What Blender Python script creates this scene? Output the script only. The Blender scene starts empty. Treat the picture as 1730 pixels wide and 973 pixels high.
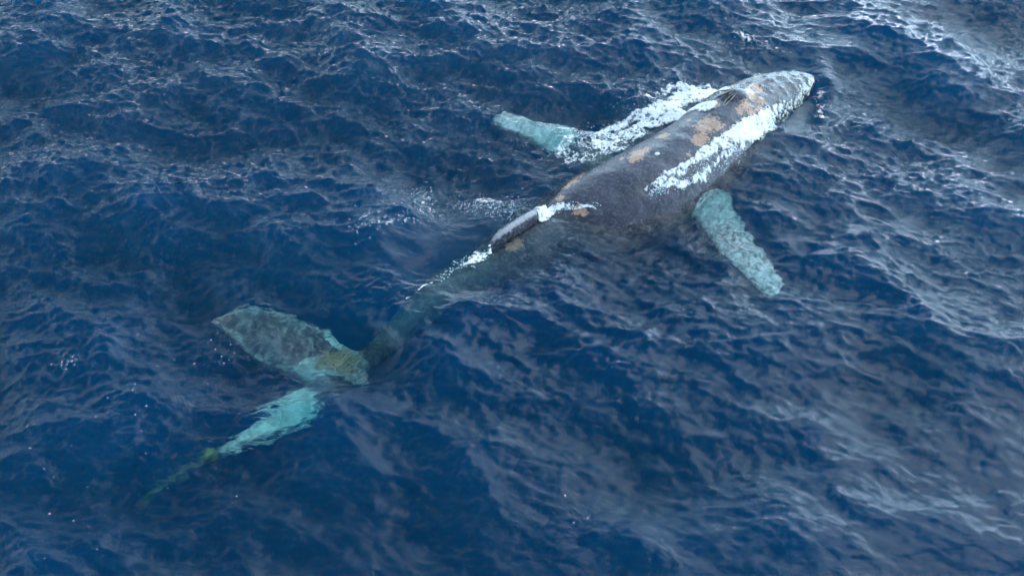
import bpy, math, random
import numpy as np
from mathutils import Vector
from mathutils.bvhtree import BVHTree

R = math.radians
scene = bpy.context.scene
col = scene.collection
rng = np.random.default_rng(7)
random.seed(7)

# ------------------------------------------------------------------ camera
CAM_H, PITCH, HFOV = 12.55, 48.0, 60.0
cam_d = bpy.data.cameras.new('camera'); cam = bpy.data.objects.new('camera', cam_d); col.objects.link(cam)
cam.location = (0, 0, CAM_H); cam.rotation_euler = (R(90 - PITCH), 0, 0)
cam_d.sensor_width = 36; cam_d.lens = 18 / math.tan(R(HFOV / 2)); cam_d.clip_end = 6000
scene.camera = cam

# ------------------------------------------------------------------ world: hazy bright sky with thin cloud
SUN_EL, SUN_AZ = R(50), R(58)          # azimuth clockwise from +Y
w = bpy.data.worlds.new('World'); scene.world = w; w.use_nodes = True
nt = w.node_tree; nt.nodes.clear()
def N(t, typ, **k):
    n = t.nodes.new(typ)
    for a, b in k.items():
        if a in n.inputs.keys(): n.inputs[a].default_value = b
        else: setattr(n, a, b)
    return n
out = N(nt, 'ShaderNodeOutputWorld')
sky = N(nt, 'ShaderNodeTexSky', sky_type='NISHITA', sun_disc=False, sun_elevation=SUN_EL, sun_rotation=SUN_AZ, dust_density=0.7)
bg = N(nt, 'ShaderNodeBackground', Strength=0.09)
tc = N(nt, 'ShaderNodeTexCoord')
mp = N(nt, 'ShaderNodeMapping'); mp.inputs['Scale'].default_value = (1, 1, 2.2)
cl = N(nt, 'ShaderNodeTexNoise', Scale=2.2, Detail=6.0, Roughness=0.6)
rp = N(nt, 'ShaderNodeValToRGB'); rp.color_ramp.elements[0].position = .42; rp.color_ramp.elements[1].position = .68
nt.links.new(tc.outputs['Generated'], mp.inputs['Vector']); nt.links.new(mp.outputs[0], cl.inputs['Vector'])
nt.links.new(cl.outputs['Fac'], rp.inputs[0])
def wm_(op, a, b=None, c=None, cl=False):
    m = N(nt, 'ShaderNodeMath', operation=op, use_clamp=cl)
    for i, q in enumerate((a, b, c)):
        if q is None: continue
        if hasattr(q, 'links'): nt.links.new(q, m.inputs[i])
        else: m.inputs[i].default_value = q
    return m.outputs[0]
sx = N(nt, 'ShaderNodeSeparateXYZ'); nt.links.new(tc.outputs['Generated'], sx.inputs[0])
hz = wm_('POWER', wm_('SUBTRACT', 1.0, wm_('ABSOLUTE', sx.outputs[2])), 3.1)            # pale haze towards the horizon
dt = N(nt, 'ShaderNodeVectorMath', operation='DOT_PRODUCT'); nt.links.new(tc.outputs['Generated'], dt.inputs[0])
dt.inputs[1].default_value = (math.sin(SUN_AZ) * math.cos(SUN_EL), math.cos(SUN_AZ) * math.cos(SUN_EL), math.sin(SUN_EL))
glow = wm_('POWER', wm_('MAXIMUM', dt.outputs['Value'], 0.0), 4.0)                        # glow of the veiled sun
def vsc(src, c):
    v = N(nt, 'ShaderNodeVectorMath', operation='SCALE'); v.inputs[0].default_value = c; nt.links.new(src, v.inputs['Scale']); return v.outputs[0]
def vadd(a_, b_):
    v = N(nt, 'ShaderNodeVectorMath', operation='ADD'); nt.links.new(a_, v.inputs[0]); nt.links.new(b_, v.inputs[1]); return v.outputs[0]
d2 = N(nt, 'ShaderNodeVectorMath', operation='DOT_PRODUCT'); nt.links.new(tc.outputs['Generated'], d2.inputs[0])
d2.inputs[1].default_value = (math.sin(R(42)), math.cos(R(42)), 0)
hz = wm_('MULTIPLY', hz, wm_('ADD', 1.05, wm_('MULTIPLY', wm_('POWER', wm_('MAXIMUM', d2.outputs['Value'], 0.0), 4.0), 3.6)))
lit = wm_('ADD', wm_('MULTIPLY', rp.outputs[0], .8), .6)                                  # thin cloud makes the veil uneven
tot = vadd(sky.outputs[0], vadd(vsc(wm_('MULTIPLY', hz, lit), (30.0, 43.0, 52.0)), vsc(wm_('MULTIPLY', glow, lit), (6.0, 15.5, 24.0))))
nt.links.new(tot, bg.inputs['Color']); nt.links.new(bg.outputs[0], out.inputs[0])

# sun veiled by high cloud
sd = bpy.data.lights.new('sun', 'SUN'); sd.energy = 1.2; sd.angle = R(52); sd.color = (1, .985, .965)
sun = bpy.data.objects.new('sun', sd); col.objects.link(sun)
sdir = Vector((math.sin(SUN_AZ) * math.cos(SUN_EL), math.cos(SUN_AZ) * math.cos(SUN_EL), math.sin(SUN_EL)))
sun.rotation_euler = sdir.to_track_quat('Z', 'Y').to_euler(); sun.location = sdir * 60

scene.view_settings.view_transform = 'Standard'; scene.view_settings.look = 'None'
scene.view_settings.exposure = 0.1; scene.view_settings.gamma = 1.0
scene.render.engine = 'CYCLES'
cy = scene.cycles
cy.use_denoising = True; cy.max_bounces = 8; cy.volume_bounces = 2; cy.transparent_max_bounces = 12
cy.caustics_reflective = False; cy.caustics_refractive = True; cy.sample_clamp_indirect = 8

# ------------------------------------------------------------------ helpers
F_PX = 865 / math.tan(R(HFOV / 2)); P = R(PITCH)
def ray(u, v):
    x = (u - 865) / F_PX; y = (486.5 - v) / F_PX
    return np.array([x, math.cos(P) + y * math.sin(P), -math.sin(P) + y * math.cos(P)])
def at(u, v, z=0.0):
    """point of the place seen at photo position (u, v), at height z above the sea"""
    d = ray(u, v)
    if z >= 0:
        t = (CAM_H - z) / -d[2]; return np.array([d[0] * t, d[1] * t, z])
    d = d / np.linalg.norm(d); p = np.array([0, 0, CAM_H]) + d * (CAM_H / -d[2])      # bent at the water surface
    h = d[:2] / 1.33; dz = -math.sqrt(1 - h @ h); p[:2] += h * (z / dz); p[2] = z
    return p

def vnoise(x, y, seed=0):
    xi = np.floor(x).astype(np.int64); yi = np.floor(y).astype(np.int64); fx = x - xi; fy = y - yi
    fx = fx * fx * (3 - 2 * fx); fy = fy * fy * (3 - 2 * fy)
    def h(a, b):
        n = (a * 374761393 + b * 668265263 + seed * 974634777) & 0xffffffff
        n = ((n ^ (n >> 13)) * 1274126177) & 0xffffffff
        return ((n ^ (n >> 16)) & 0xffff) / 65535.0
    return (h(xi, yi) * (1 - fx) + h(xi + 1, yi) * fx) * (1 - fy) + (h(xi, yi + 1) * (1 - fx) + h(xi + 1, yi + 1) * fx) * fy
def fbm(x, y, o=4, seed=0, g=.5):
    s = 0; a = 1; t = 0
    for i in range(o):
        s = s + a * vnoise(x * 2 ** i + 17.3 * i, y * 2 ** i - 9.1 * i, seed + i); t += a; a *= g
    return s / t
def sstep(a, b, x):
    t = np.clip((x - a) / (b - a), 0, 1); return t * t * (3 - 2 * t)

def mesh_np(name, verts, faces, mat=None, parent=None, smooth=True):
    """faces: (n,4) or (n,3) integer array"""
    verts = np.ascontiguousarray(verts, dtype=np.float32); faces = np.ascontiguousarray(faces, dtype=np.int32)
    me = bpy.data.meshes.new(name); k = faces.shape[1]
    me.vertices.add(len(verts)); me.vertices.foreach_set('co', verts.ravel())
    me.loops.add(faces.size); me.loops.foreach_set('vertex_index', faces.ravel())
    me.polygons.add(len(faces)); me.polygons.foreach_set('loop_start', np.arange(len(faces), dtype=np.int32) * k)
    me.update(calc_edges=True); me.validate()
    me.polygons.foreach_set('use_smooth', np.full(len(me.polygons), smooth)); me.update()
    if mat: me.materials.append(mat)
    o = bpy.data.objects.new(name, me); col.objects.link(o)
    if parent: o.parent = parent
    return o
def tag(o, label=None, cat=None, group=None, kind=None):
    for k, v in (('label', label), ('category', cat), ('group', group), ('kind', kind)):
        if v: o[k] = v
    return o
def attr(o, name, data):
    a = o.data.attributes.new(name, 'FLOAT', 'POINT'); a.data.foreach_set('value', np.ascontiguousarray(data, dtype=np.float32))

def interp(ts, vals, t):
    """smooth (Catmull-Rom) interpolation of rows of vals at parameters ts"""
    ts = np.asarray(ts, float); vals = np.asarray(vals, float)
    if vals.ndim == 1: vals = vals[:, None]
    m = np.zeros_like(vals)
    m[1:-1] = (vals[2:] - vals[:-2]) / (ts[2:] - ts[:-2])[:, None]
    m[0] = (vals[1] - vals[0]) / (ts[1] - ts[0]); m[-1] = (vals[-1] - vals[-2]) / (ts[-1] - ts[-2])
    i = np.clip(np.searchsorted(ts, t, side='right') - 1, 0, len(ts) - 2)
    h = (ts[i + 1] - ts[i])[:, None]; s = ((t - ts[i])[:, None]) / h
    return ((2*s**3-3*s**2+1)*vals[i] + (s**3-2*s**2+s)*h*m[i] + (-2*s**3+3*s**2)*vals[i+1] + (s**3-s**2)*h*m[i+1])

def loft(C, A, B, ring=48, pw=2.0, low=None):
    """closed loft: centres C, half-axis vectors A (side) and B (up); pw superellipse power"""
    n = len(C); th = np.linspace(0, 2 * np.pi, ring, endpoint=False)
    c, s = np.cos(th), np.sin(th)
    pw = np.broadcast_to(pw, (n,))[:, None]
    cc = np.sign(c) * np.abs(c) ** (2 / pw); ss = np.sign(s) * np.abs(s) ** (2 / pw)
    if low is not None: ss = np.where(ss < 0, ss * np.asarray(low)[:, None], ss)
    V = C[:, None, :] + cc[..., None] * A[:, None, :] + ss[..., None] * B[:, None, :]
    V = V.reshape(-1, 3)
    i = np.arange(n - 1)[:, None] * ring; j = np.arange(ring)[None]; j2 = (j + 1) % ring
    Fq = np.stack([i + j, i + j2, i + ring + j2, i + ring + j], -1).reshape(-1, 4)
    V = np.vstack([V, C[:1], C[-1:]]); a, b = n * ring, n * ring + 1
    jj = np.arange(ring); j2 = (jj + 1) % ring
    c0 = np.stack([np.full(ring, a), j2, jj, jj], -1); c1 = np.stack([np.full(ring, b), (n-1)*ring + jj, (n-1)*ring + j2, (n-1)*ring + j2], -1)
    faces = [tuple(f) for f in Fq.tolist()] + [tuple(f[:3]) for f in c0.tolist()] + [tuple(f[:3]) for f in c1.tolist()]
    return V, faces

# ------------------------------------------------------------------ whale shape
# ridge stations: photo position of the top line, its height, half width, half height, squareness, belly stretch
ST = [
 # t,    u,    v,    z,    hw,   hh,  pw,  low
 (0.00, 1373, 127,  .16,  .06,  .08, 2.0, 1.3),
 (0.02, 1364, 125,  .30,  .28,  .20, 2.2, 1.4),
 (0.06, 1338, 129,  .42,  .50,  .34, 2.3, 1.5),
 (0.11, 1299, 140,  .52,  .68,  .46, 2.3, 1.5),
 (0.16, 1258, 161,  .60,  .82,  .60, 2.2, 1.5),
 (0.19, 1235, 177,  .64,  .90,  .70, 2.1, 1.4),
 (0.22, 1206, 205,  .60,  .98,  .78, 2.1, 1.4),
 (0.30, 1142, 250,  .55, 1.12,  .95, 2.1, 1.2),
 (0.40, 1066, 292,  .46, 1.16, 1.02, 2.1, 1.1),
 (0.50,  992, 328,  .25, 1.08,  .95, 2.1, 1.1),
 (0.57,  936, 360,  .02,  .92,  .88, 2.0, 1.0),
 (0.63,  888, 388, -.02,  .74,  .76, 1.9, 1.0),
 (0.70,  822, 432, -.12,  .56,  .62, 1.9, 1.0),
 (0.78,  755, 474, -.16,  .44,  .50, 2.0, 1.0),
 (0.86,  700, 518, -.24,  .34,  .40, 2.0, 1.0),
 (0.93,  648, 566, -.42,  .26,  .27, 2.0, 1.0),
 (1.00,  590, 615, -.72,  .20,  .10, 2.0, 1.0),
]
ts = [s[0] for s in ST]
ridge = np.array([at(s[1], s[2], s[3] - .05) for s in ST])
par = np.array([[s[4], s[5], s[6], s[7]] for s in ST])
tt = np.concatenate([np.linspace(0, .03, 14)[:-1], np.linspace(.03, 1, 150)])
Rg = interp(ts, ridge, tt); Pr = interp(ts, par, tt)
Pr[:, 0] = np.maximum(Pr[:, 0], .04); Pr[:, 1] = np.maximum(Pr[:, 1], .05)
Tn = np.gradient(Rg, axis=0); Tn /= np.linalg.norm(Tn, axis=1)[:, None]       # towards the tail
Sd = np.cross(Tn, [0, 0, 1]); Sd /= np.linalg.norm(Sd, axis=1)[:, None]       # whale's left (photo's upper side)
if Sd[40][1] < 0: Sd = -Sd
Up = np.array([[0, 0, 1.0]] * len(tt))
Cn = Rg - Up * Pr[:, 1:2]
parts = [loft(Cn, Sd * Pr[:, :1], Up * Pr[:, 1:2], 64, Pr[:, 2], Pr[:, 3])]
def spine(t):
    t = np.array([t]); return interp(ts, ridge, t)[0], [np.interp(t[0], tt, Sd[:, i]) for i in range(3)]

# rostrum ridge, splash guard before the blowholes
def bar(pts, rad, ring=16, flat=1.0):
    pts = np.array(pts, float); t0 = np.linspace(0, 1, len(pts)); t = np.linspace(0, 1, 40)
    C = interp(t0, pts, t); r = interp(t0, np.array(rad, float), t)[:, 0]; r = np.maximum(r, .005)
    T = np.gradient(C, axis=0); T /= np.linalg.norm(T, axis=1)[:, None]
    S = np.cross(T, [0, 0, 1]); S /= np.linalg.norm(S, axis=1)[:, None] + 1e-9
    U = np.cross(S, T)
    return loft(C, S * r[:, None], U * r[:, None] * flat, ring)
def rp_(t, side=0.0, dz=0.0):
    r, s = spine(t); return np.array(r) + np.array(s) * side + np.array([0, 0, dz])
parts.append(bar([rp_(.03, .05, -.06), rp_(.08, .08, -.05), rp_(.13, .12, -.05), rp_(.18, .15, -.07)], [.03, .07, .1, .14]))
parts.append(bar([at(1278, 160, .38), at(1258, 162, .48), at(1238, 166, .54), at(1214, 178, .44)], [.06, .20, .24, .1], flat=.8))
# lower jaw, wider than the upper one, seen on the right side
for sgn in (-1, 1):
    pts = []; rad = []
    for t, k, dz, r in ((.012, .2, -.28, .10), (.05, .62, -.42, .15), (.1, .84, -.5, .2), (.15, .90, -.62, .2), (.2, .84, -.75, .2), (.26, .75, -.9, .2)):
        hw = np.interp(t, ts, par[:, 0]); pts.append(rp_(t, sgn * hw * k * .88, dz - .06)); rad.append(r)
    parts.append(bar(pts, rad))
# dorsal fin: a long low hump ending in a small hooked fin
parts.append(bar([at(920, 356, .0), at(894, 372, .09), at(866, 388, .15), at(842, 403, .20), at(824, 420, .17)], [.08, .11, .11, .085, .02], flat=1.9))
def slab(path, thick=.06, ring=24, bump=0.0):
    """flattened limb; path rows: leading-edge point, trailing-edge point (3D)"""
    L = np.array([p[0] for p in path]); Tt = np.array([p[1] for p in path]); t0 = np.linspace(0, 1, len(path)); t = np.linspace(0, 1, 70)
    L = interp(t0, L, t); Tt = interp(t0, Tt, t)
    if bump:
        d = L - Tt; d /= np.linalg.norm(d, axis=1)[:, None] + 1e-6
        L = L + d * (bump * np.abs(np.sin(t * 9 * np.pi))[:, None] ** 1.5)
    C = (L + Tt) / 2; A = (L - Tt) / 2; T = np.gradient(C, axis=0); B = np.cross(T, A); B /= np.linalg.norm(B, axis=1)[:, None] + 1e-9
    th = np.interp(t, [0, .3, .8, 1], [thick * 1.9, thick * 1.2, thick * .7, thick * .25])
    return loft(C, A, B * th[:, None], ring)
# right flipper (lower right of the photo); rows (leading u,v,z, trailing u,v,z)
def rows(q): return [(at(a, b, c), at(d, e, f)) for a, b, c, d, e, f in q]
parts.append(slab(rows([
 (1208, 285, -.75, 1140, 318, -.9), (1228, 325, -.50, 1165, 350, -.62), (1250, 372, -.36, 1198, 395, -.44),
 (1274, 408, -.29, 1226, 432, -.34), (1296, 440, -.26, 1254, 460, -.30), (1312, 468, -.24, 1276, 483, -.28), (1318, 488, -.22, 1292, 499, -.25), (1311, 504, -.22, 1303, 507, -.23)]), .09, bump=.10))
# left flipper
parts.append(slab(rows([
 (1110, 225, -.8, 1060, 300, -.9), (1020, 215, -.65, 985, 280, -.75), (955, 210, -.45, 945, 260, -.55),
 (908, 203, -.33, 912, 242, -.40), (872, 193, -.29, 880, 225, -.32), (852, 188, -.26, 857, 217, -.28), (838, 193, -.24, 840, 210, -.25), (832, 202, -.24, 833, 206, -.24)]), .09, bump=.05))
# flukes: left lobe near the surface, right lobe twisted down
parts.append(slab(rows([
 (655, 560, -.70, 560, 655, -.9), (600, 583, -.64, 520, 645, -.78), (550, 552, -.56, 480, 625, -.66),
 (500, 533, -.50, 440, 608, -.58), (450, 516, -.46, 405, 582, -.52), (408, 517, -.44, 382, 560, -.47), (374, 529, -.42, 366, 548, -.44), (352, 540, -.42, 354, 543, -.42)]), .075, bump=.02))
parts.append(slab(rows([
 (605, 640, -.75, 560, 615, -.8), (565, 672, -.80, 540, 640, -.8), (530, 700, -.72, 503, 664, -.66),
 (498, 720, -.62, 468, 682, -.56), (466, 732, -.56, 436, 704, -.52), (430, 744, -.52, 405, 726, -.50), (394, 756, -.52, 380, 746, -.52), (370, 762, -.54, 366, 758, -.54)]), .07, bump=.03))
# bright forward corner of the twisted fluke
parts.append(slab(rows([(560, 600, -.7, 590, 650, -.75), (590, 600, -.62, 600, 655, -.7), (612, 618, -.58, 615, 656, -.62), (626, 640, -.56, 622, 652, -.58)]), .05))

V = []; Fc = []; off = 0
for v, f in parts:
    V.append(v); Fc += [tuple(i + off for i in q) for q in f]; off += len(v)
me = bpy.data.meshes.new('whale_raw'); me.from_pydata(np.vstack(V).tolist(), [], Fc); me.update()
import bmesh
bm = bmesh.new(); bm.from_mesh(me)
bmesh.ops.recalc_face_normals(bm, faces=bm.faces); bm.to_mesh(me); bm.free()
raw = bpy.data.objects.new('whale_raw', me); col.objects.link(raw)
rm = raw.modifiers.new('r', 'REMESH'); rm.mode = 'VOXEL'; rm.voxel_size = .026; rm.use_smooth_shade = True
sm = raw.modifiers.new('s', 'SMOOTH'); sm.factor = .5; sm.iterations = 5
dg = bpy.context.evaluated_depsgraph_get(); ev = raw.evaluated_get(dg)
wm = bpy.data.meshes.new_from_object(ev); wm.name = 'humpback_whale'
bpy.data.objects.remove(raw)
whale = bpy.data.objects.new('humpback_whale', wm); col.objects.link(whale)
WV = np.empty(len(wm.vertices) * 3, np.float32); wm.vertices.foreach_get('co', WV); WV = WV.reshape(-1, 3)
# small skin relief: tubercles on the head and soft folds
WN = np.empty(len(wm.vertices) * 3, np.float32); wm.vertices.foreach_get('normal', WN); WN = WN.reshape(-1, 3)
rel = (fbm(WV[:, 0] * 4, WV[:, 1] * 4 + WV[:, 2] * 3, 4, 3) - .5) * .035
tub = np.zeros(len(WV))
for t, s in [(t, s) for t in (.035, .055, .075, .1, .125, .15) for s in (-.72, -.4, 0, .4, .72)]:
    hw = np.interp(t, ts, par[:, 0]); c = rp_(t, s * hw * (1 + random.uniform(-.1, .1)), 0)
    d = np.hypot(WV[:, 0] - c[0], WV[:, 1] - c[1]); tub = np.maximum(tub, np.exp(-(d / .055) ** 2) * (WV[:, 2] > -.2))
WV = WV + WN * (rel + tub * .016)[:, None]
wm.vertices.foreach_set('co', WV.astype(np.float32).ravel()); wm.update()
tri = []
wp = np.empty(len(wm.loops), np.int32); wm.loops.foreach_get('vertex_index', wp)
bvh = BVHTree.FromPolygons([tuple(v) for v in WV.tolist()], [tuple(p.vertices) for p in wm.polygons])
def hit(u, v, z=0.0):
    d = Vector(ray(u, v)); r = bvh.ray_cast(Vector((0, 0, CAM_H)), d)
    if r[0] is not None and r[0].z > z - .02: return np.array(r[0])
    return at(u, v, z)
def whit(u, v):
    r = bvh.ray_cast(Vector((0, 0, CAM_H)), Vector(ray(u, v)))
    return None if r[0] is None else (np.array(r[0]), np.array(r[1]))

# markings: coloured skin patches (real blotches on the skin)
def blot(spots):
    m = np.full(len(WV), -1.0)
    for u, v, r in spots:
        h = whit(u, v)
        if h is None: continue
        d = np.linalg.norm(WV - h[0], axis=1); m = np.maximum(m, 1 - d / (r * 1.42))
    return m
tan = blot([(1200, 207, .20), (1190, 215, .2), (1185, 232, .15), (1182, 240, .12), (1208, 212, .16), (1172, 238, .06), (1080, 258, .16), (1075, 266, .14), (1068, 272, .08), (1090, 254, .1),
            (1120, 230, .12), (1111, 232, .07), (1080, 233, .09), (1092, 229, .06), (1060, 238, .08), (1012, 277, .16), (1000, 283, .15), (990, 290, .15), (978, 298, .14), (968, 307, .12), (958, 315, .09),
            (945, 335, .08), (978, 354, .12), (985, 358, .09), (1277, 150, .16), (1270, 160, .17), (1284, 168, .12), (1262, 178, .13), (1250, 186, .1), (1240, 145, .1), (1300, 120, .07), (1290, 124, .07), (1278, 130, .06),
            (865, 420, .12), (875, 412, .1), (1164, 262, .06), (1050, 268, .05), (1163, 203, .05), (1270, 190, .1), (1283, 185, .1), (868, 370, .05), (1210, 178, .08)])
attr(whale, 'tan', tan)
pal = np.full(len(WV), 0.0)
def seg_d(p, a, b):
    ab = b - a; t = np.clip(((p - a) @ ab) / (ab @ ab), 0, 1); return np.linalg.norm(p - (a + t[:, None] * ab), axis=1)
for a, b, r in ((at(1205, 350, -.5), at(1308, 503, -.22), .55), (at(930, 228, -.45), at(838, 203, -.17), .6), (at(500, 692, -.66), at(372, 760, -.54), .42), (at(600, 620, -.7), at(622, 648, -.6), .3), (at(575, 615, -.7), at(520, 620, -.6), .28), (at(556, 560, -.56), at(595, 590, -.6), .13)):
    pal = np.maximum(pal, sstep(r * 1.15, r * .75, seg_d(WV, a, b)))  # white starts past the flipper and lower lobe roots, painting their fade and shade
attr(whale, 'pale', pal)
edge = np.zeros(len(WV))
ep = [at(*q) for q in ((352, 540, -.42), (374, 529, -.42), (408, 517, -.44), (450, 516, -.46), (500, 533, -.50), (550, 552, -.56))]
eq = [at(*q) for q in ((352, 540, -.42), (366, 548, -.44), (382, 560, -.47), (405, 582, -.52), (440, 608, -.58), (480, 625, -.66), (520, 645, -.78))]
for pl in (ep, eq):
    for a, b in zip(pl[:-1], pl[1:]): edge = np.maximum(edge, sstep(.26, .0, seg_d(WV, a, b)))
attr(whale, 'edge', edge)
attr(whale, 'fluke', sstep(1.1, .7, seg_d(WV, at(360, 541, -.42), at(530, 590, -.6))))
gx = -np.ones(len(WV))
sp_ = [whit(*q)[0] for q in ((905, 358), (885, 369), (866, 381), (848, 393), (834, 402))]
for a, b in zip(sp_[:-1], sp_[1:]): gx = np.maximum(gx, 1 - seg_d(WV, a, b) / .09)
attr(whale, 'streak', gx)  # pale streak along the upper edge of the dorsal ridge
st_ = [at(*q) for q in ((790, 450, -.2), (755, 474, -.25), (700, 518, -.35), (648, 566, -.5), (610, 600, -.6))]
stk = np.zeros(len(WV))
for a, b in zip(st_[:-1], st_[1:]): stk = np.maximum(stk, sstep(.85, .3, seg_d(WV, a, b)))
attr(whale, 'stock', stk)

def material(name):
    m = bpy.data.materials.new(name); m.use_nodes = True; t = m.node_tree; t.nodes.clear()
    return m, t, N(t, 'ShaderNodeOutputMaterial')
def lk(t, a, b): t.links.new(a, b)
def ramp(t, src, stops, color=False):
    r = N(t, 'ShaderNodeValToRGB'); e = r.color_ramp.elements
    while len(e) < len(stops): e.new(.5)
    for i, (p, c) in enumerate(stops):
        e[i].position = p; e[i].color = c if isinstance(c, tuple) else (c, c, c, 1)
    lk(t, src, r.inputs[0]); return r.outputs[0]
def mixc(t, f, a, b):
    m = N(t, 'ShaderNodeMix', data_type='RGBA')
    for i, s in ((0, f), (6, a), (7, b)):
        if hasattr(s, 'links'): lk(t, s, m.inputs[i])
        else: m.inputs[i].default_value = s
    return m.outputs[2]
def mth(t, op, a, b=None, c=None, clamp=False):
    m = N(t, 'ShaderNodeMath', operation=op, use_clamp=clamp)
    for i, s in enumerate((a, b, c)):
        if s is None: continue
        if hasattr(s, 'links'): lk(t, s, m.inputs[i])
        else: m.inputs[i].default_value = s
    return m.outputs[0]

m_skin, t, o_ = material('whale_skin')
geo = N(t, 'ShaderNodeNewGeometry'); pos = geo.outputs['Position']
def noise(t, pos, sc, det=5, rough=.6, dist=0.0):
    n = N(t, 'ShaderNodeTexNoise', Scale=sc, Detail=float(det), Roughness=rough, Distortion=dist); lk(t, pos, n.inputs['Vector']); return n.outputs['Fac']
def A(t, n): return N(t, 'ShaderNodeAttribute', attribute_name=n).outputs['Fac']
n1 = noise(t, pos, 2.2, 6); n2 = noise(t, pos, 14, 6, .7); n3 = noise(t, pos, 26, 5, .75)
base = mixc(t, ramp(t, n1, [(.3, 0.0), (.7, 1.0)]), (.026, .027, .038, 1), (.082, .078, .102, 1))
base = mixc(t, ramp(t, n2, [(.50, 0.0), (.72, .6)]), base, (.15, .14, .17, 1))
base = mixc(t, ramp(t, n3, [(.60, 0.0), (.68, .5)]), base, (.30, .29, .33, 1))
tf = mth(t, 'ADD', A(t, 'tan'), mth(t, 'MULTIPLY', mth(t, 'SUBTRACT', n2, .5), 2.6))
tf = ramp(t, tf, [(.16, 0.0), (.30, 1.0)])
tanc = mixc(t, ramp(t, n3, [(.35, 0.0), (.6, 1.0)]), (.24, .13, .09, 1), (.52, .31, .21, 1))
base = mixc(t, tf, base, tanc)
sf = ramp(t, mth(t, 'ADD', A(t, 'streak'), mth(t, 'MULTIPLY', mth(t, 'SUBTRACT', n2, .5), 1.5)), [(.1, 0.0), (.6, .7)])
base = mixc(t, sf, base, (.38, .36, .39, 1))
pf = ramp(t, mth(t, 'ADD', A(t, 'pale'), mth(t, 'MULTIPLY', mth(t, 'SUBTRACT', n1, .5), .7)), [(.38, 0.0), (.62, 1.0)])
palec = mixc(t, ramp(t, noise(t, pos, 6, 8, .8, 1.2), [(.40, 0.0), (.58, 1.0)]), (.08, .13, .13, 1), (.84, .90, .88, 1))
base = mixc(t, pf, base, palec)
ef = ramp(t, mth(t, 'ADD', A(t, 'edge'), mth(t, 'MULTIPLY', mth(t, 'SUBTRACT', n2, .5), 4.5)), [(.66, 0.0), (1.15, .65)])
base = mixc(t, mth(t, 'MULTIPLY', A(t, 'stock'), ramp(t, n1, [(.3, .35), (.7, .9)])), base, (.085, .095, .10, 1)); fl_ = A(t, 'fluke'); base = mixc(t, mth(t, 'MULTIPLY', fl_, ramp(t, noise(t, pos, 5, 8, .85, 1.0), [(.50, 0.0), (.62, .8)])), base, (.50, .52, .48, 1))
base = mixc(t, ef, base, (.62, .64, .60, 1))
pb = N(t, 'ShaderNodeBsdfPrincipled'); pb.inputs['Specular IOR Level'].default_value = .36; lk(t, base, pb.inputs['Base Color']); 
lk(t, ramp(t, n2, [(.35, .12), (.65, .38)]), pb.inputs['Roughness'])
bp = N(t, 'ShaderNodeBump', Strength=.5, Distance=.02); lk(t, mth(t, 'ADD', n2, mth(t, 'MULTIPLY', n3, .4)), bp.inputs['Height']); lk(t, bp.outputs[0], pb.inputs['Normal'])
lk(t, pb.outputs[0], o_.inputs[0])
wm.materials.clear(); wm.materials.append(m_skin)
tag(whale, 'grey humpback whale at the surface with tan patches on its back and white flippers', 'whale')

def simple(name, c1, c2, sc=12, rough=.6, bump=.3):
    m, t, o_ = material(name); g = N(t, 'ShaderNodeNewGeometry').outputs['Position']; n = noise(t, g, sc, 6, .65)
    b = N(t, 'ShaderNodeBsdfPrincipled', Roughness=rough); lk(t, mixc(t, ramp(t, n, [(.35, 0.0), (.65, 1.0)]), c1, c2), b.inputs['Base Color'])
    bp = N(t, 'ShaderNodeBump', Strength=bump, Distance=.01); lk(t, n, bp.inputs['Height']); lk(t, bp.outputs[0], b.inputs['Normal']); lk(t, b.outputs[0], o_.inputs[0]); return m
m_barn = simple('barnacle_crust', (.42, .42, .36, 1), (.85, .84, .78, 1), 25)
m_dark = simple('nostril_dark', (.006, .006, .008, 1), (.012, .012, .014, 1))
m_rim = simple('nostril_rim', (.10, .095, .09, 1), (.52, .46, .36, 1), 20)

# lumps helper: low ellipsoids pressed on a surface
def lumps(name, items, mat, parent=None, seg=8, rings=4, smooth=True):
    V = []; Fq = []; off = 0
    for c, n, r, h in items:
        n = np.array(n) / np.linalg.norm(n); a = np.cross(n, [0.3, .9, .2]); a /= np.linalg.norm(a); b = np.cross(n, a)
        for i in range(rings + 1):
            ph = (i / rings) * (np.pi * .5 + .5) - .5; rr = math.cos(ph) * r; z = math.sin(ph) * h
            if i == rings: rr = r * .05
            for k in range(seg):
                th = 2 * np.pi * k / seg; q = rr * (1 + .18 * random.uniform(-1, 1))
                V.append(c + a * q * math.cos(th) + b * q * math.sin(th) + n * z)
        for i in range(rings):
            for k in range(seg):
                k2 = (k + 1) % seg; Fq.append((off + i*seg + k, off + i*seg + k2, off + (i+1)*seg + k2, off + (i+1)*seg + k))
        off += (rings + 1) * seg
    return mesh_np(name, np.array(V), np.array(Fq), mat, parent, smooth)
items = []
def along(pl, s):
    pl = np.array(pl, float); d = np.r_[0, np.cumsum(np.hypot(*np.diff(pl[:, :2], axis=0).T))]; d /= d[-1]
    return [np.interp(s, d, pl[:, i]) for i in range(pl.shape[1])]
for _ in range(230):
    u, v, wd = along([(1372, 132, 4), (1362, 150, 12), (1345, 172, 16), (1320, 195, 19), (1295, 220, 17)], random.random())
    u += random.gauss(0, .45) * wd; v += random.gauss(0, .45) * wd * .8
    h = whit(u, v)
    if h is not None and h[0][2] < .45: items.append((h[0], h[1], random.uniform(.012, .05), random.uniform(.01, .03)))
for _ in range(70):
    u, v, wd = along([(1312, 114, 2), (1285, 124, 2), (1255, 143, 2), (1235, 150, 2)], random.random())
    h = whit(u + random.gauss(0, 1.5), v + random.gauss(0, 1.5))
    if h is not None: items.append((h[0], h[1], random.uniform(.01, .03), .015))
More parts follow.
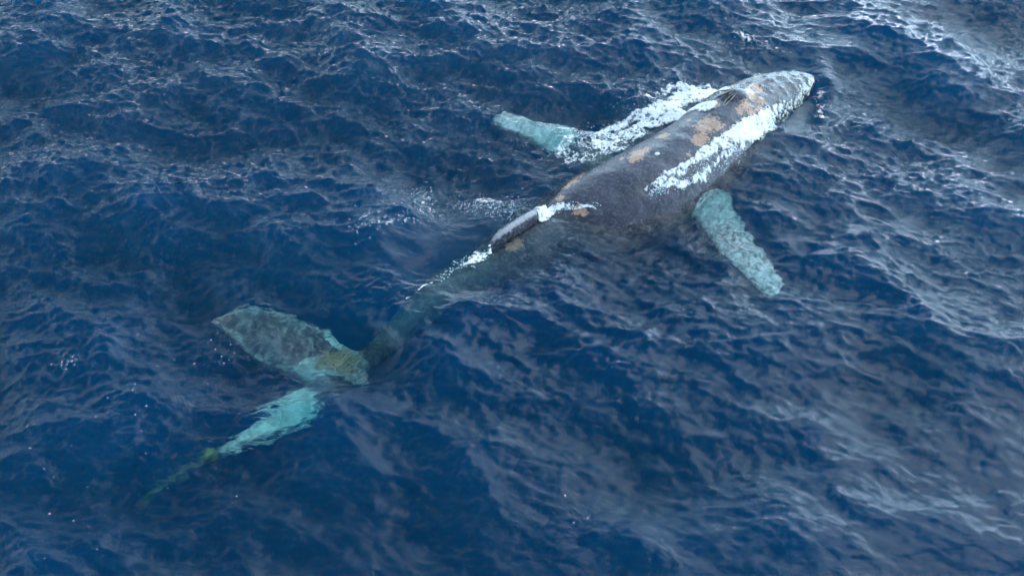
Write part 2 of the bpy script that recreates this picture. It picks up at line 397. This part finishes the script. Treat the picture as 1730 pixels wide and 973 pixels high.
for q in ((1110, 260),): items.append((whit(*q)[0], whit(*q)[1], .06, .02))
for _ in range(20):
    u, v, wd = along([(1350, 118, 5), (1300, 150, 12), (1270, 175, 10)], random.random())
    h = whit(u + random.gauss(0, wd), v + random.gauss(0, wd * .6))
    if h is not None: items.append((h[0], h[1], random.uniform(.008, .022), .01))
barn = lumps('barnacles', items, m_barn, whale); tag(barn, 'white and cream barnacles crusting the jaw', kind='stuff')
# nostrils: two dark slits with pale rims
for pl, pr in (([(1240, 152), (1229, 158), (1216, 164), (1204, 170)], 1), ([(1243, 158), (1235, 165), (1228, 172), (1222, 180)], -1)):
    P3 = [whit(*q)[0] for q in pl]
    v_, f_ = bar([p + [0, 0, .004] for p in P3], [.008, .030, .034, .008], ring=12, flat=.45)
    me = bpy.data.meshes.new('nostril'); me.from_pydata(v_.tolist(), [], f_); me.materials.append(m_dark); o = bpy.data.objects.new('nostril', me); col.objects.link(o); o.parent = whale
    for p in me.polygons: p.use_smooth = True
    for s in (-1, 1):
        sd = np.array(spine(.19)[1]); v_, f_ = bar([p + sd * s * (.034 if i in (1, 2) else .01) + [0, 0, .004] for i, p in enumerate(P3)], [.006, .013, .014, .006], ring=10)
        me = bpy.data.meshes.new('nostril_rim'); me.from_pydata(v_.tolist(), [], f_); me.materials.append(m_rim); r = bpy.data.objects.new('nostril_rim', me); col.objects.link(r); r.parent = o
        for p in me.polygons: p.use_smooth = True

# ------------------------------------------------------------------ sea: FFT wave field
NF, LF = 2048, 44.0
k1 = 2 * np.pi * np.fft.fftfreq(NF, LF / NF)
KX, KY = np.meshgrid(k1, k1); K = np.hypot(KX, KY); K[0, 0] = 1
WD = np.array([.50, .866])                      # waves run up and to the right, along the whale
cosf = (KX * WD[0] + KY * WD[1]) / K
def field(kp, pw, spread, cut, seed):
    r = np.random.default_rng(seed)
    S = np.exp(-1.25 * (kp / K) ** 2) * K ** -pw * (np.abs(cosf) ** spread * .9 + .1) * np.exp(-(K / cut) ** 2)
    S[0, 0] = 0
    h = (r.standard_normal((NF, NF)) + 1j * r.standard_normal((NF, NF))) * np.sqrt(S)
    H = np.fft.ifft2(h); H = np.real(H); s = H.std(); hk = np.fft.fft2(H)
    dx = np.real(np.fft.ifft2(1j * KX / K * hk)); dy = np.real(np.fft.ifft2(1j * KY / K * hk))
    return H / s, dx / s, dy / s
def samp(Fd, x, y):
    gx = (x / LF * NF) % NF; gy = (y / LF * NF) % NF
    ix = gx.astype(int); iy = gy.astype(int); fx = gx - ix; fy = gy - iy; jx = (ix + 1) % NF; jy = (iy + 1) % NF
    ix %= NF; iy %= NF
    return (Fd[iy, ix] * (1-fx) + Fd[iy, jx] * fx) * (1-fy) + (Fd[jy, ix] * (1-fx) + Fd[jy, jx] * fx) * fy
Hs, Dxs, Dys = field(1.0, 4.6, 3, 7, 11)         # swell and chop, 6 m and shorter
WD = np.array([.20, .98]); cosf = (KX * WD[0] + KY * WD[1]) / K
Hr, Dxr, Dyr = field(3.2, 4.1, 4, 60, 5)         # wavelets of 2 m and less
WD = np.array([-.25, .97]); cosf = (KX * WD[0] + KY * WD[1]) / K
Hf, Dxf, Dyf = field(11.0, 3.7, 3, 90, 8)        # ripples
AS, AR, AF = .135, .036, .0112

def polydist(x, y, pl):
    """distance from points to a polyline in the sea plane, with the parameter along it"""
    best = np.full(x.shape, 1e9); bt = np.zeros(x.shape); n = len(pl) - 1
    for i in range(n):
        a = pl[i]; b = pl[i + 1]; ab = b - a; L2 = ab @ ab + 1e-12
        t = np.clip(((x - a[0]) * ab[0] + (y - a[1]) * ab[1]) / L2, 0, 1)
        d = np.hypot(x - a[0] - t * ab[0], y - a[1] - t * ab[1]); m = d < best
        best = np.where(m, d, best); bt = np.where(m, (i + t) / n, bt)
    return best, bt
def px(pl, z=0): return [at(u, v, z)[:2] for u, v in pl]
bow = px([(1368, 92), (1390, 112), (1404, 150), (1400, 200), (1388, 250)])
spine_xy = [r[:2] for r in ridge]
flank = px([(1340, 190), (1300, 235), (1245, 268), (1190, 300), (1120, 338), (1040, 365)])
def sea_height(x, y):
    dw, tw = polydist(x, y, spine_xy)
    hw = np.interp(tw * (len(ts) - 1), np.arange(len(ts)), par[:, 0])
    near = sstep(hw * 1.0 + 1.2, hw * .7, dw)
    near = near * sstep(1.0, .8, tw)
    qx = at(1350, 62); calm = (1 - .72 * near) * (1 - .6 * np.exp(-(np.hypot(x - qx[0], y - qx[1]) / 1.1) ** 2))
    far = 1 / (1 + (np.maximum(np.hypot(x, y - 14) - 40, 0) / 60) ** 2)
    gust = .55 + .9 * fbm(x * .16 + 4, y * .16, 3, 21)
    q = sstep(-2, 18, y) * .3 + .9
    gust = gust * q * (1 - .45 * sstep(1, 8, x) * sstep(13, 6, y)) * (1 - .15 * sstep(12, 5, y))
    gust = np.minimum(gust, 1.25)
    # slick trail to the left of the tail
    slk = 1 - .6 * np.exp(-(np.hypot((x + 1.6) / 2.2, (y - 12.6) / 1.6)) ** 4)
    h = samp(Hs, x, y) * AS * calm * far + (samp(Hr, x, y) * AR + samp(Hf, x, y) * AF) * calm * gust * slk * np.maximum(far, .02)
    dx = (samp(Dxs, x, y) * AS * .45 + (samp(Dxr, x, y) * AR + samp(Dxf, x, y) * AF * .8) * .55 * gust * slk) * calm * far
    dy = (samp(Dys, x, y) * AS * .45 + (samp(Dyr, x, y) * AR + samp(Dyf, x, y) * AF * .8) * .55 * gust * slk) * calm * far
    db, tb = polydist(x, y, bow)
    env = np.sin(np.clip(tb, 0.02, .98) * np.pi) ** .6
    h = h + .085 * env * np.exp(-(db / .30) ** 2) - .05 * env * np.exp(-((db - .5) / .25) ** 2)
    d2, t2 = polydist(x, y, flank); h = h + .13 * np.sin(np.clip(t2, .03, .97) * np.pi) ** .5 * np.exp(-(d2 / .34) ** 2)
    return h, dx, dy
def axis(lo, hi, st, far):
    a = list(np.arange(lo, hi, st)); s = st
    while a[-1] < far: s *= 1.22; a.append(a[-1] + s)
    s = st; b = [a[0]]
    while b[-1] > -far: s *= 1.22; b.append(b[-1] - s)
    return np.array(b[::-1][:-1] + a)
ax = axis(-16, 16, .03, 2000); ay = axis(4, 24.5, .03, 2000)
X, Y = np.meshgrid(ax, ay)
H, DX, DY = sea_height(X, Y)
ny, nx = X.shape
top = np.stack([X + DX, Y + DY, H], -1).reshape(-1, 3)
idx = np.arange(nx * ny).reshape(ny, nx)
Fq = np.stack([idx[:-1, :-1], idx[:-1, 1:], idx[1:, 1:], idx[1:, :-1]], -1).reshape(-1, 4)
loop = np.concatenate([idx[0, :-1], idx[:-1, -1], idx[-1, :0:-1], idx[:0:-1, 0]])
bot = top[loop].copy(); bot[:, 2] = -45; nb = len(top)
l2 = np.roll(np.arange(len(loop)), -1)
sides = np.stack([loop, nb + np.arange(len(loop)), nb + l2, loop[l2]], -1)
cen = nb + len(loop)
# bottom fan as degenerate-free quads: pair neighbouring edges
ne = len(loop) // 2 * 2
e = np.arange(0, ne, 2)
fan = np.stack([np.full(len(e), cen), nb + (e + 2) % len(loop), nb + e + 1, nb + e], -1)
if len(loop) % 2: print('ODD loop')
allv = np.vstack([top, bot, [[0, 14, -45]]])

# ------------------------------------------------------------------ water material
m_sea, t, o_ = material('sea_water')
geo = N(t, 'ShaderNodeNewGeometry'); pos = geo.outputs['Position']
mpn = N(t, 'ShaderNodeMapping'); mpn.inputs['Rotation'].default_value = (0, 0, R(6)); mpn.inputs['Scale'].default_value = (.45, 1, 1); lk(t, pos, mpn.inputs['Vector'])
r1 = noise(t, mpn.outputs[0], 9.0, 5, .6, .4); r2 = noise(t, pos, 22, 4, .6, .3)
bh = mth(t, 'ADD', mth(t, 'MULTIPLY', r1, .8), mth(t, 'MULTIPLY', r2, .10))
calm_a = A(t, 'ripple')
bp = N(t, 'ShaderNodeBump', Distance=.10); lk(t, bh, bp.inputs['Height']); lk(t, mth(t, 'MULTIPLY', calm_a, .6), bp.inputs['Strength'])
gl = N(t, 'ShaderNodeBsdfGlossy', Roughness=.078); lk(t, bp.outputs[0], gl.inputs['Normal'])
tr = N(t, 'ShaderNodeBsdfRefraction', IOR=1.33, Roughness=0.078); lk(t, bp.outputs[0], tr.inputs['Normal'])
fr = N(t, 'ShaderNodeFresnel', IOR=1.34); lk(t, bp.outputs[0], fr.inputs['Normal'])
fac = mth(t, 'MULTIPLY', fr.outputs[0], mth(t, 'SUBTRACT', 1.0, geo.outputs['Backfacing']))
ms = N(t, 'ShaderNodeMixShader'); lk(t, fac, ms.inputs[0]); lk(t, tr.outputs[0], ms.inputs[1]); lk(t, gl.outputs[0], ms.inputs[2])
lk(t, ms.outputs[0], o_.inputs['Surface'])
ab = N(t, 'ShaderNodeVolumeAbsorption', Density=.95); ab.inputs['Color'].default_value = (.0, .70, .72, 1)
sc = N(t, 'ShaderNodeVolumeScatter', Density=.50); sc.inputs['Color'].default_value = (.0, .175, .52, 1)
av = N(t, 'ShaderNodeAddShader'); lk(t, ab.outputs[0], av.inputs[0]); lk(t, sc.outputs[0], av.inputs[1]); lk(t, av.outputs[0], o_.inputs['Volume'])
try: m_sea.cycles.homogeneous_volume = True
except Exception: pass
sea = mesh_np('sea', allv, np.vstack([Fq, sides, fan]), m_sea); tag(sea, kind='structure')
dw, tw = polydist(top[:, 0], top[:, 1], spine_xy)
hw = np.interp(tw * (len(ts) - 1), np.arange(len(ts)), par[:, 0])
rip = 1 - .6 * sstep(hw + 1.0, hw * .6, dw)
rip = rip * (1 - .5 * sstep(1, 8, top[:, 0]) * sstep(12, 5, top[:, 1])) * (.45 + 1.1 * fbm(top[:, 0] * .2 + 9, top[:, 1] * .2, 3, 5)) * (.75 + .4 * sstep(6, 18, top[:, 1]))
attr(sea, 'ripple', np.r_[rip, np.ones(len(bot) + 1)])

# height lookup on the displaced sheet
sub = top.reshape(ny, nx, 3)
ix0, ix1 = np.searchsorted(ax, [-15.9, 15.9]); iy0, iy1 = np.searchsorted(ay, [4.1, 24.3])
def sea_z(x, y):
    xs, ys = x.copy(), y.copy()
    for _ in range(3):
        h, dx, dy = sea_height(xs, ys); xs = x - dx; ys = y - dy
    return sea_height(xs, ys)[0]

# ------------------------------------------------------------------ foam: sheets of broken bubbles lying on water and skin
m_foam, t, o_ = material('sea_foam')
g = N(t, 'ShaderNodeNewGeometry').outputs['Position']; nn = noise(t, g, 45, 6, .75)
b = N(t, 'ShaderNodeBsdfPrincipled', Roughness=.7); lk(t, mixc(t, ramp(t, nn, [(.3, 0.0), (.6, 1.0)]), (.74, .75, .75, 1), (.98, .97, .95, 1)), b.inputs['Base Color'])
b.inputs['Subsurface Weight'].default_value = 0
bp = N(t, 'ShaderNodeBump', Strength=.6, Distance=.02); lk(t, nn, bp.inputs['Height']); lk(t, bp.outputs[0], b.inputs['Normal'])
n5 = noise(t, g, 28, 6, .8)
lk(t, ramp(t, mth(t, 'ADD', mth(t, 'MULTIPLY', A(t, 'dense'), 2.6), mth(t, 'MULTIPLY', mth(t, 'SUBTRACT', n5, .5), 2.8)), [(.15, 0.0), (1.25, 1.0)]), b.inputs['Alpha']); lk(t, b.outputs[0], o_.inputs[0])
def whale_top(x, y):
    z = np.full(x.shape, -9.0)
    for i in range(len(x)):
        r = bvh.ray_cast(Vector((x[i], y[i], 5)), Vector((0, 0, -1)))
        if r[0] is not None: z[i] = r[0].z
    return z
CELL = .012
def foam(name, strokes, label, group, seed=0, thick=.018, nscale=11.0):
    """strokes: (pixel path with width in px, density)"""
    S = []
    for pl, dens in strokes:
        p3 = np.array([hit(u, v) for u, v, _ in pl]); wd = np.array([q[2] * .0165 for q in pl]); S.append((p3[:, :2], wd, dens))
    lo = np.min([s[0].min(0) - s[1].max() * 1.6 for s in S], 0); hi = np.max([s[0].max(0) + s[1].max() * 1.6 for s in S], 0)
    gx = np.arange(lo[0], hi[0], CELL); gy = np.arange(lo[1], hi[1], CELL); GX, GY = np.meshgrid(gx, gy)
    D = np.zeros(GX.shape)
    wx = GX + (fbm(GX * 2.2, GY * 2.2, 3, seed + 40) - .5) * .28; wy = GY + (fbm(GX * 2.2, GY * 2.2, 3, seed + 60) - .5) * .28
    for p, wd, dens in S:
        d, tp = polydist(wx, wy, p); wv = np.interp(tp * (len(p) - 1), np.arange(len(p)), wd)
        dn = np.interp(tp * (len(p) - 1), np.arange(len(p)), dens) if np.ndim(dens) else dens
        D = np.maximum(D, dn * sstep(1.25, .35, d / np.maximum(wv, .01)))
    n = fbm(GX * nscale, GY * nscale, 5, seed, .62)
    rid = 1 - np.abs(2 * fbm(GX * nscale * .9 + 3, GY * nscale * .9, 4, seed + 9, .6) - 1) * 2.2     # lace-like veins
    sp = .4 * vnoise(GX * 18, GY * 18, seed + 3) + .6 * vnoise(GX * 42, GY * 42, seed + 4)
    big = fbm(GX * 3.2, GY * 3.2, 3, seed + 77)
    val = .22 * np.clip((n - .5) * 2.2 + .5, 0, 1) + .38 * np.clip(rid, 0, 1) + .20 * sp + .20 * np.clip((big - .5) * 3 + .5, 0, 1)
    keep = val > (1.0 - D * .88) - .10; keep &= D > .04
    if keep.sum() < 10: return
    kc = keep[:-1, :-1] & keep[1:, :-1] & keep[:-1, 1:] & keep[1:, 1:]
    I = np.arange(GX.size).reshape(GX.shape)
    Fq = np.stack([I[:-1, :-1], I[:-1, 1:], I[1:, 1:], I[1:, :-1]], -1)[kc]
    us, inv = np.unique(Fq, return_inverse=True); Fq = inv.reshape(-1, 4)
    x = GX.ravel()[us]; y = GY.ravel()[us]
    ex = (val - (1 - D * .88) + .10).ravel()[us]
    jit = rng.uniform(-1, 1, (2, len(x))) * CELL * .35
    z = np.maximum(sea_z(x, y), whale_top(x, y)) + .012 + thick * np.clip(ex * 2, 0, 1) * (.5 + .9 * n.ravel()[us])
    o = mesh_np(name, np.stack([x + jit[0], y + jit[1], z], -1), Fq, m_foam)
    attr(o, 'dense', ex); tag(o, label, 'foam', None, 'stuff'); return o
foam('whitewater', [
  ([(1222, 152, 8), (1200, 150, 18), (1165, 160, 26), (1130, 182, 22), (1085, 198, 16), (1040, 207, 13), (990, 216, 10), (950, 224, 6)], [1.0, 1.0, .98, .95, .9, .85, .8, .65]),
  ([(1195, 180, 14), (1150, 196, 15), (1110, 208, 12), (1070, 215, 9)], .85),
  ([(1180, 145, 10), (1140, 146, 9), (1110, 156, 9), (1088, 172, 7)], [.8, .7, .62, .5]),
  ([(1070, 225, 22), (1010, 238, 28), (955, 252, 26)], [.66, .62, .5]),
  ([(1000, 262, 16), (960, 272, 12)], .5), ([(1090, 222, 10), (1045, 245, 14), (985, 262, 10)], .6)],
  'white churned foam trailing off the far side of the whale towards its left flipper', None, 3)
foam('whitewater', [
  ([(1322, 180, 6), (1300, 196, 13), (1272, 212, 16), (1240, 230, 16), (1205, 252, 12), (1175, 270, 8), (1140, 290, 8), (1112, 312, 6), (1098, 324, 5)], [.8, 1.0, 1.0, 1.0, .98, .9, .9, .85, .7]),
  ([(1255, 245, 10), (1225, 268, 6), (1190, 293, 6), (1150, 306, 5), (1105, 325, 6)], [.75, .8, .75, .75, .7]),
  ([(1235, 254, 14), (1190, 280, 12)], .58)],
  'bright white foam washing along the near flank behind the barnacled jaw', None, 13, .03)
foam('whitewater', [
  ([(913, 350, 9), (920, 356, 12), (932, 349, 10), (950, 345, 6), (975, 347, 4), (1012, 347, 2.5)], [.75, .92, .9, .75, .66, .55])],
  'short white foam crest where water washes over the back ahead of the dorsal fin', None, 23)
foam('whitewater', [
  ([(828, 430, 4), (812, 436, 8), (795, 442, 7), (780, 448, 3), (755, 465, 2), (730, 485, 2), (700, 510, 1.5), (680, 525, 1.5)], [.9, .92, .88, .7, .6, .52, .5, .45])],
  'small white foam patch breaking just behind the dorsal fin', None, 33)
foam('foam_flecks', [
  ([(790, 325, 8), (830, 332, 10), (868, 345, 8)], [.38, .42, .4]), ([(716, 322, 9), (712, 345, 7)], [.42, .38]),
  ([(640, 402, 7), (690, 388, 8)], [.38, .40])],
  'sparse white foam flecks floating on the slick left of the dorsal fin', None, 43, nscale=9)
foam('foam_flecks', [([(1245, 60, 7), (1275, 68, 8), (1310, 80, 6), (1330, 84, 4)], .56)],
  'thin line of foam specks beyond the head', None, 53, nscale=8)
foam('foam_flecks', [([(1384, 152, 9), (1388, 175, 8), (1392, 200, 5)], .44)],
  'sparse foam specks just ahead of the snout', None, 63, nscale=8)

# ------------------------------------------------------------------ fishing-gear-like tangle, float and trailing line
m_weed = simple('brown_tangle', (.30, .26, .14, 1), (.52, .45, .28, 1), 20, .8)
m_green = simple('weed_green', (.14, .17, .12, 1), (.42, .44, .36, 1), 18, .8)
m_float = simple('float_yellow', (.22, .22, .07, 1), (.48, .43, .13, 1), 16, .7)
def strands(name, paths, mat, parent=None):
    V = []; Fc = []; off = 0
    for pts, r in paths:
        v, f = bar(pts, [r * .5, r, r, r * .3] if len(pts) == 4 else [r] * len(pts), ring=6)
        V.append(v); Fc += [tuple(i + off for i in q) for q in f]; off += len(v)
    me = bpy.data.meshes.new(name); me.from_pydata(np.vstack(V).tolist(), [], Fc); me.materials.append(mat)
    o = bpy.data.objects.new(name, me); col.objects.link(o)
    for p in me.polygons: p.use_smooth = True
    if parent: o.parent = parent
    return o
ps = []
for _ in range(75):
    u, v = 566 + random.gauss(0, 15), 617 + random.gauss(0, 8); a = random.gauss(.55, .25)
    L = random.uniform(18, 46); q = []
    for i in range(4):
        h = whit(u + L * (i/3 - .5) * math.cos(a) + random.gauss(0, 2), v - L * (i/3 - .5) * math.sin(a) + random.gauss(0, 1))
        z = (h[0] if h is not None else at(u, v, -.7)); q.append(z + np.array([0, 0, random.uniform(.0, .05)]))
    ps.append((q, random.uniform(.008, .020)))
tag(strands('rope_tangle', ps, m_weed), 'brown tangle of line wound over the root of the tail flukes under water', 'rope tangle')
c = at(352, 760, -.68)
fl = bpy.data.objects.new('float', None); fl.empty_display_size = .1; col.objects.link(fl); fl.location = c
v_, f_ = loft(np.array([[0, 0, z * .115] for z in np.cos(np.linspace(0.05, np.pi - .05, 14))]), np.array([[s * .125, 0, 0] for s in np.sin(np.linspace(0.05, np.pi - .05, 14))]), np.array([[0, s * .12, 0] for s in np.sin(np.linspace(0.05, np.pi - .05, 14))]), 24)
me = bpy.data.meshes.new('buoy_body'); me.from_pydata(v_.tolist(), [], f_); me.materials.append(m_float); o = bpy.data.objects.new('buoy_body', me); col.objects.link(o); o.parent = fl
for p in me.polygons: p.use_smooth = True
rg = strands('eye', [([np.array([.115 + .04 * math.cos(a), 0.05 * math.sin(a), 0]) for a in np.linspace(0, 2 * np.pi, 9)], .014)], m_float, fl)
tag(fl, 'round yellow green float just under the surface behind the flukes', 'float')
line = [at(*q) for q in ((520, 690, -.85), (450, 722, -.72), (395, 745, -.62), (362, 758, -.56), (345, 770, -.6), (318, 782, -.75), (290, 797, -.8), (268, 815, -.85), (250, 832, -.9), (235, 852, -1.0))]
ps = [(line, .018), ([p + np.array([.03, .05, -.02]) * math.sin(i * 2.0) for i, p in enumerate(line)], .014)]
for _ in range(34):
    s = random.choice([.62, .66, .7, .86, .8, .75]) + random.gauss(0, .02) if random.random() < .6 else random.uniform(.35, .98)
    q = along([(p[0], p[1], p[2]) for p in line], min(max(s, 0), 1)); q = np.array(q); a = random.uniform(0, 6.28); L = random.uniform(.06, .22)
    ps.append(([q + np.array([math.cos(a + k * .5) * L * k / 3, math.sin(a + k * .5) * L * k / 3, random.uniform(-.03, .05)]) for k in range(4)], random.uniform(.006, .014)))
tag(strands('trailing_line', ps, m_green), 'ragged green line trailing from the flukes past the yellow float', 'line')

# tiny white flecks adrift
items = []
for (u0, v0, su, sv, n) in ((820, 336, 28, 9, 190), (850, 355, 22, 10, 90), (716, 332, 10, 18, 120), (625, 398, 16, 8, 50), (690, 385, 20, 5, 50), (660, 360, 40, 12, 30), (1080, 165, 40, 12, 60), (960, 255, 30, 14, 60), (1390, 175, 8, 22, 30), (1280, 72, 30, 6, 50), (180, 820, 120, 90, 24), (300, 620, 70, 40, 10), (118, 622, 12, 7, 22), (1200, 760, 300, 150, 9), (380, 600, 25, 20, 9), (865, 400, 400, 200, 8)):
    for _ in range(n):
        u = random.gauss(u0, su); v = random.gauss(v0, sv); p = at(u, v)
        if abs(p[0]) > 15 or not 4.2 < p[1] < 24: continue
        z = sea_z(np.array([p[0]]), np.array([p[1]]))[0]; items.append((np.array([p[0], p[1], z]), (0, 0, 1), random.uniform(.005, .014), .005))
for pl, n in (([(1330, 176, 5), (1290, 205, 12), (1240, 236, 13), (1190, 268, 10), (1140, 298, 8), (1100, 326, 7)], 420), ([(1222, 150, 6), (1165, 160, 20), (1090, 200, 14), (1010, 225, 16), (945, 240, 16)], 520),
              ([(925, 356, 8), (960, 348, 5), (1010, 348, 4)], 90), ([(825, 432, 6), (790, 445, 7), (740, 478, 4)], 110), ([(1250, 258, 10), (1190, 290, 7), (1105, 328, 6)], 200)):
    for _ in range(n):
        u, v, wd = along(pl, random.random()); p = hit(u + random.gauss(0, wd), v + random.gauss(0, wd * .8))
        z = max(sea_z(np.array([p[0]]), np.array([p[1]]))[0], whale_top(np.array([p[0]]), np.array([p[1]]))[0])
        items.append((np.array([p[0], p[1], z + .004]), (0, 0, 1), random.uniform(.005, .016), .007))
m_bub = simple('bubble_white', (.50, .68, .74, 1), (.72, .88, .92, 1))
tag(lumps('drifting_flecks', items, m_bub, seg=6, rings=3), 'tiny white specks and spray beads scattered over the dark water and round the whale', 'foam', None, 'stuff')
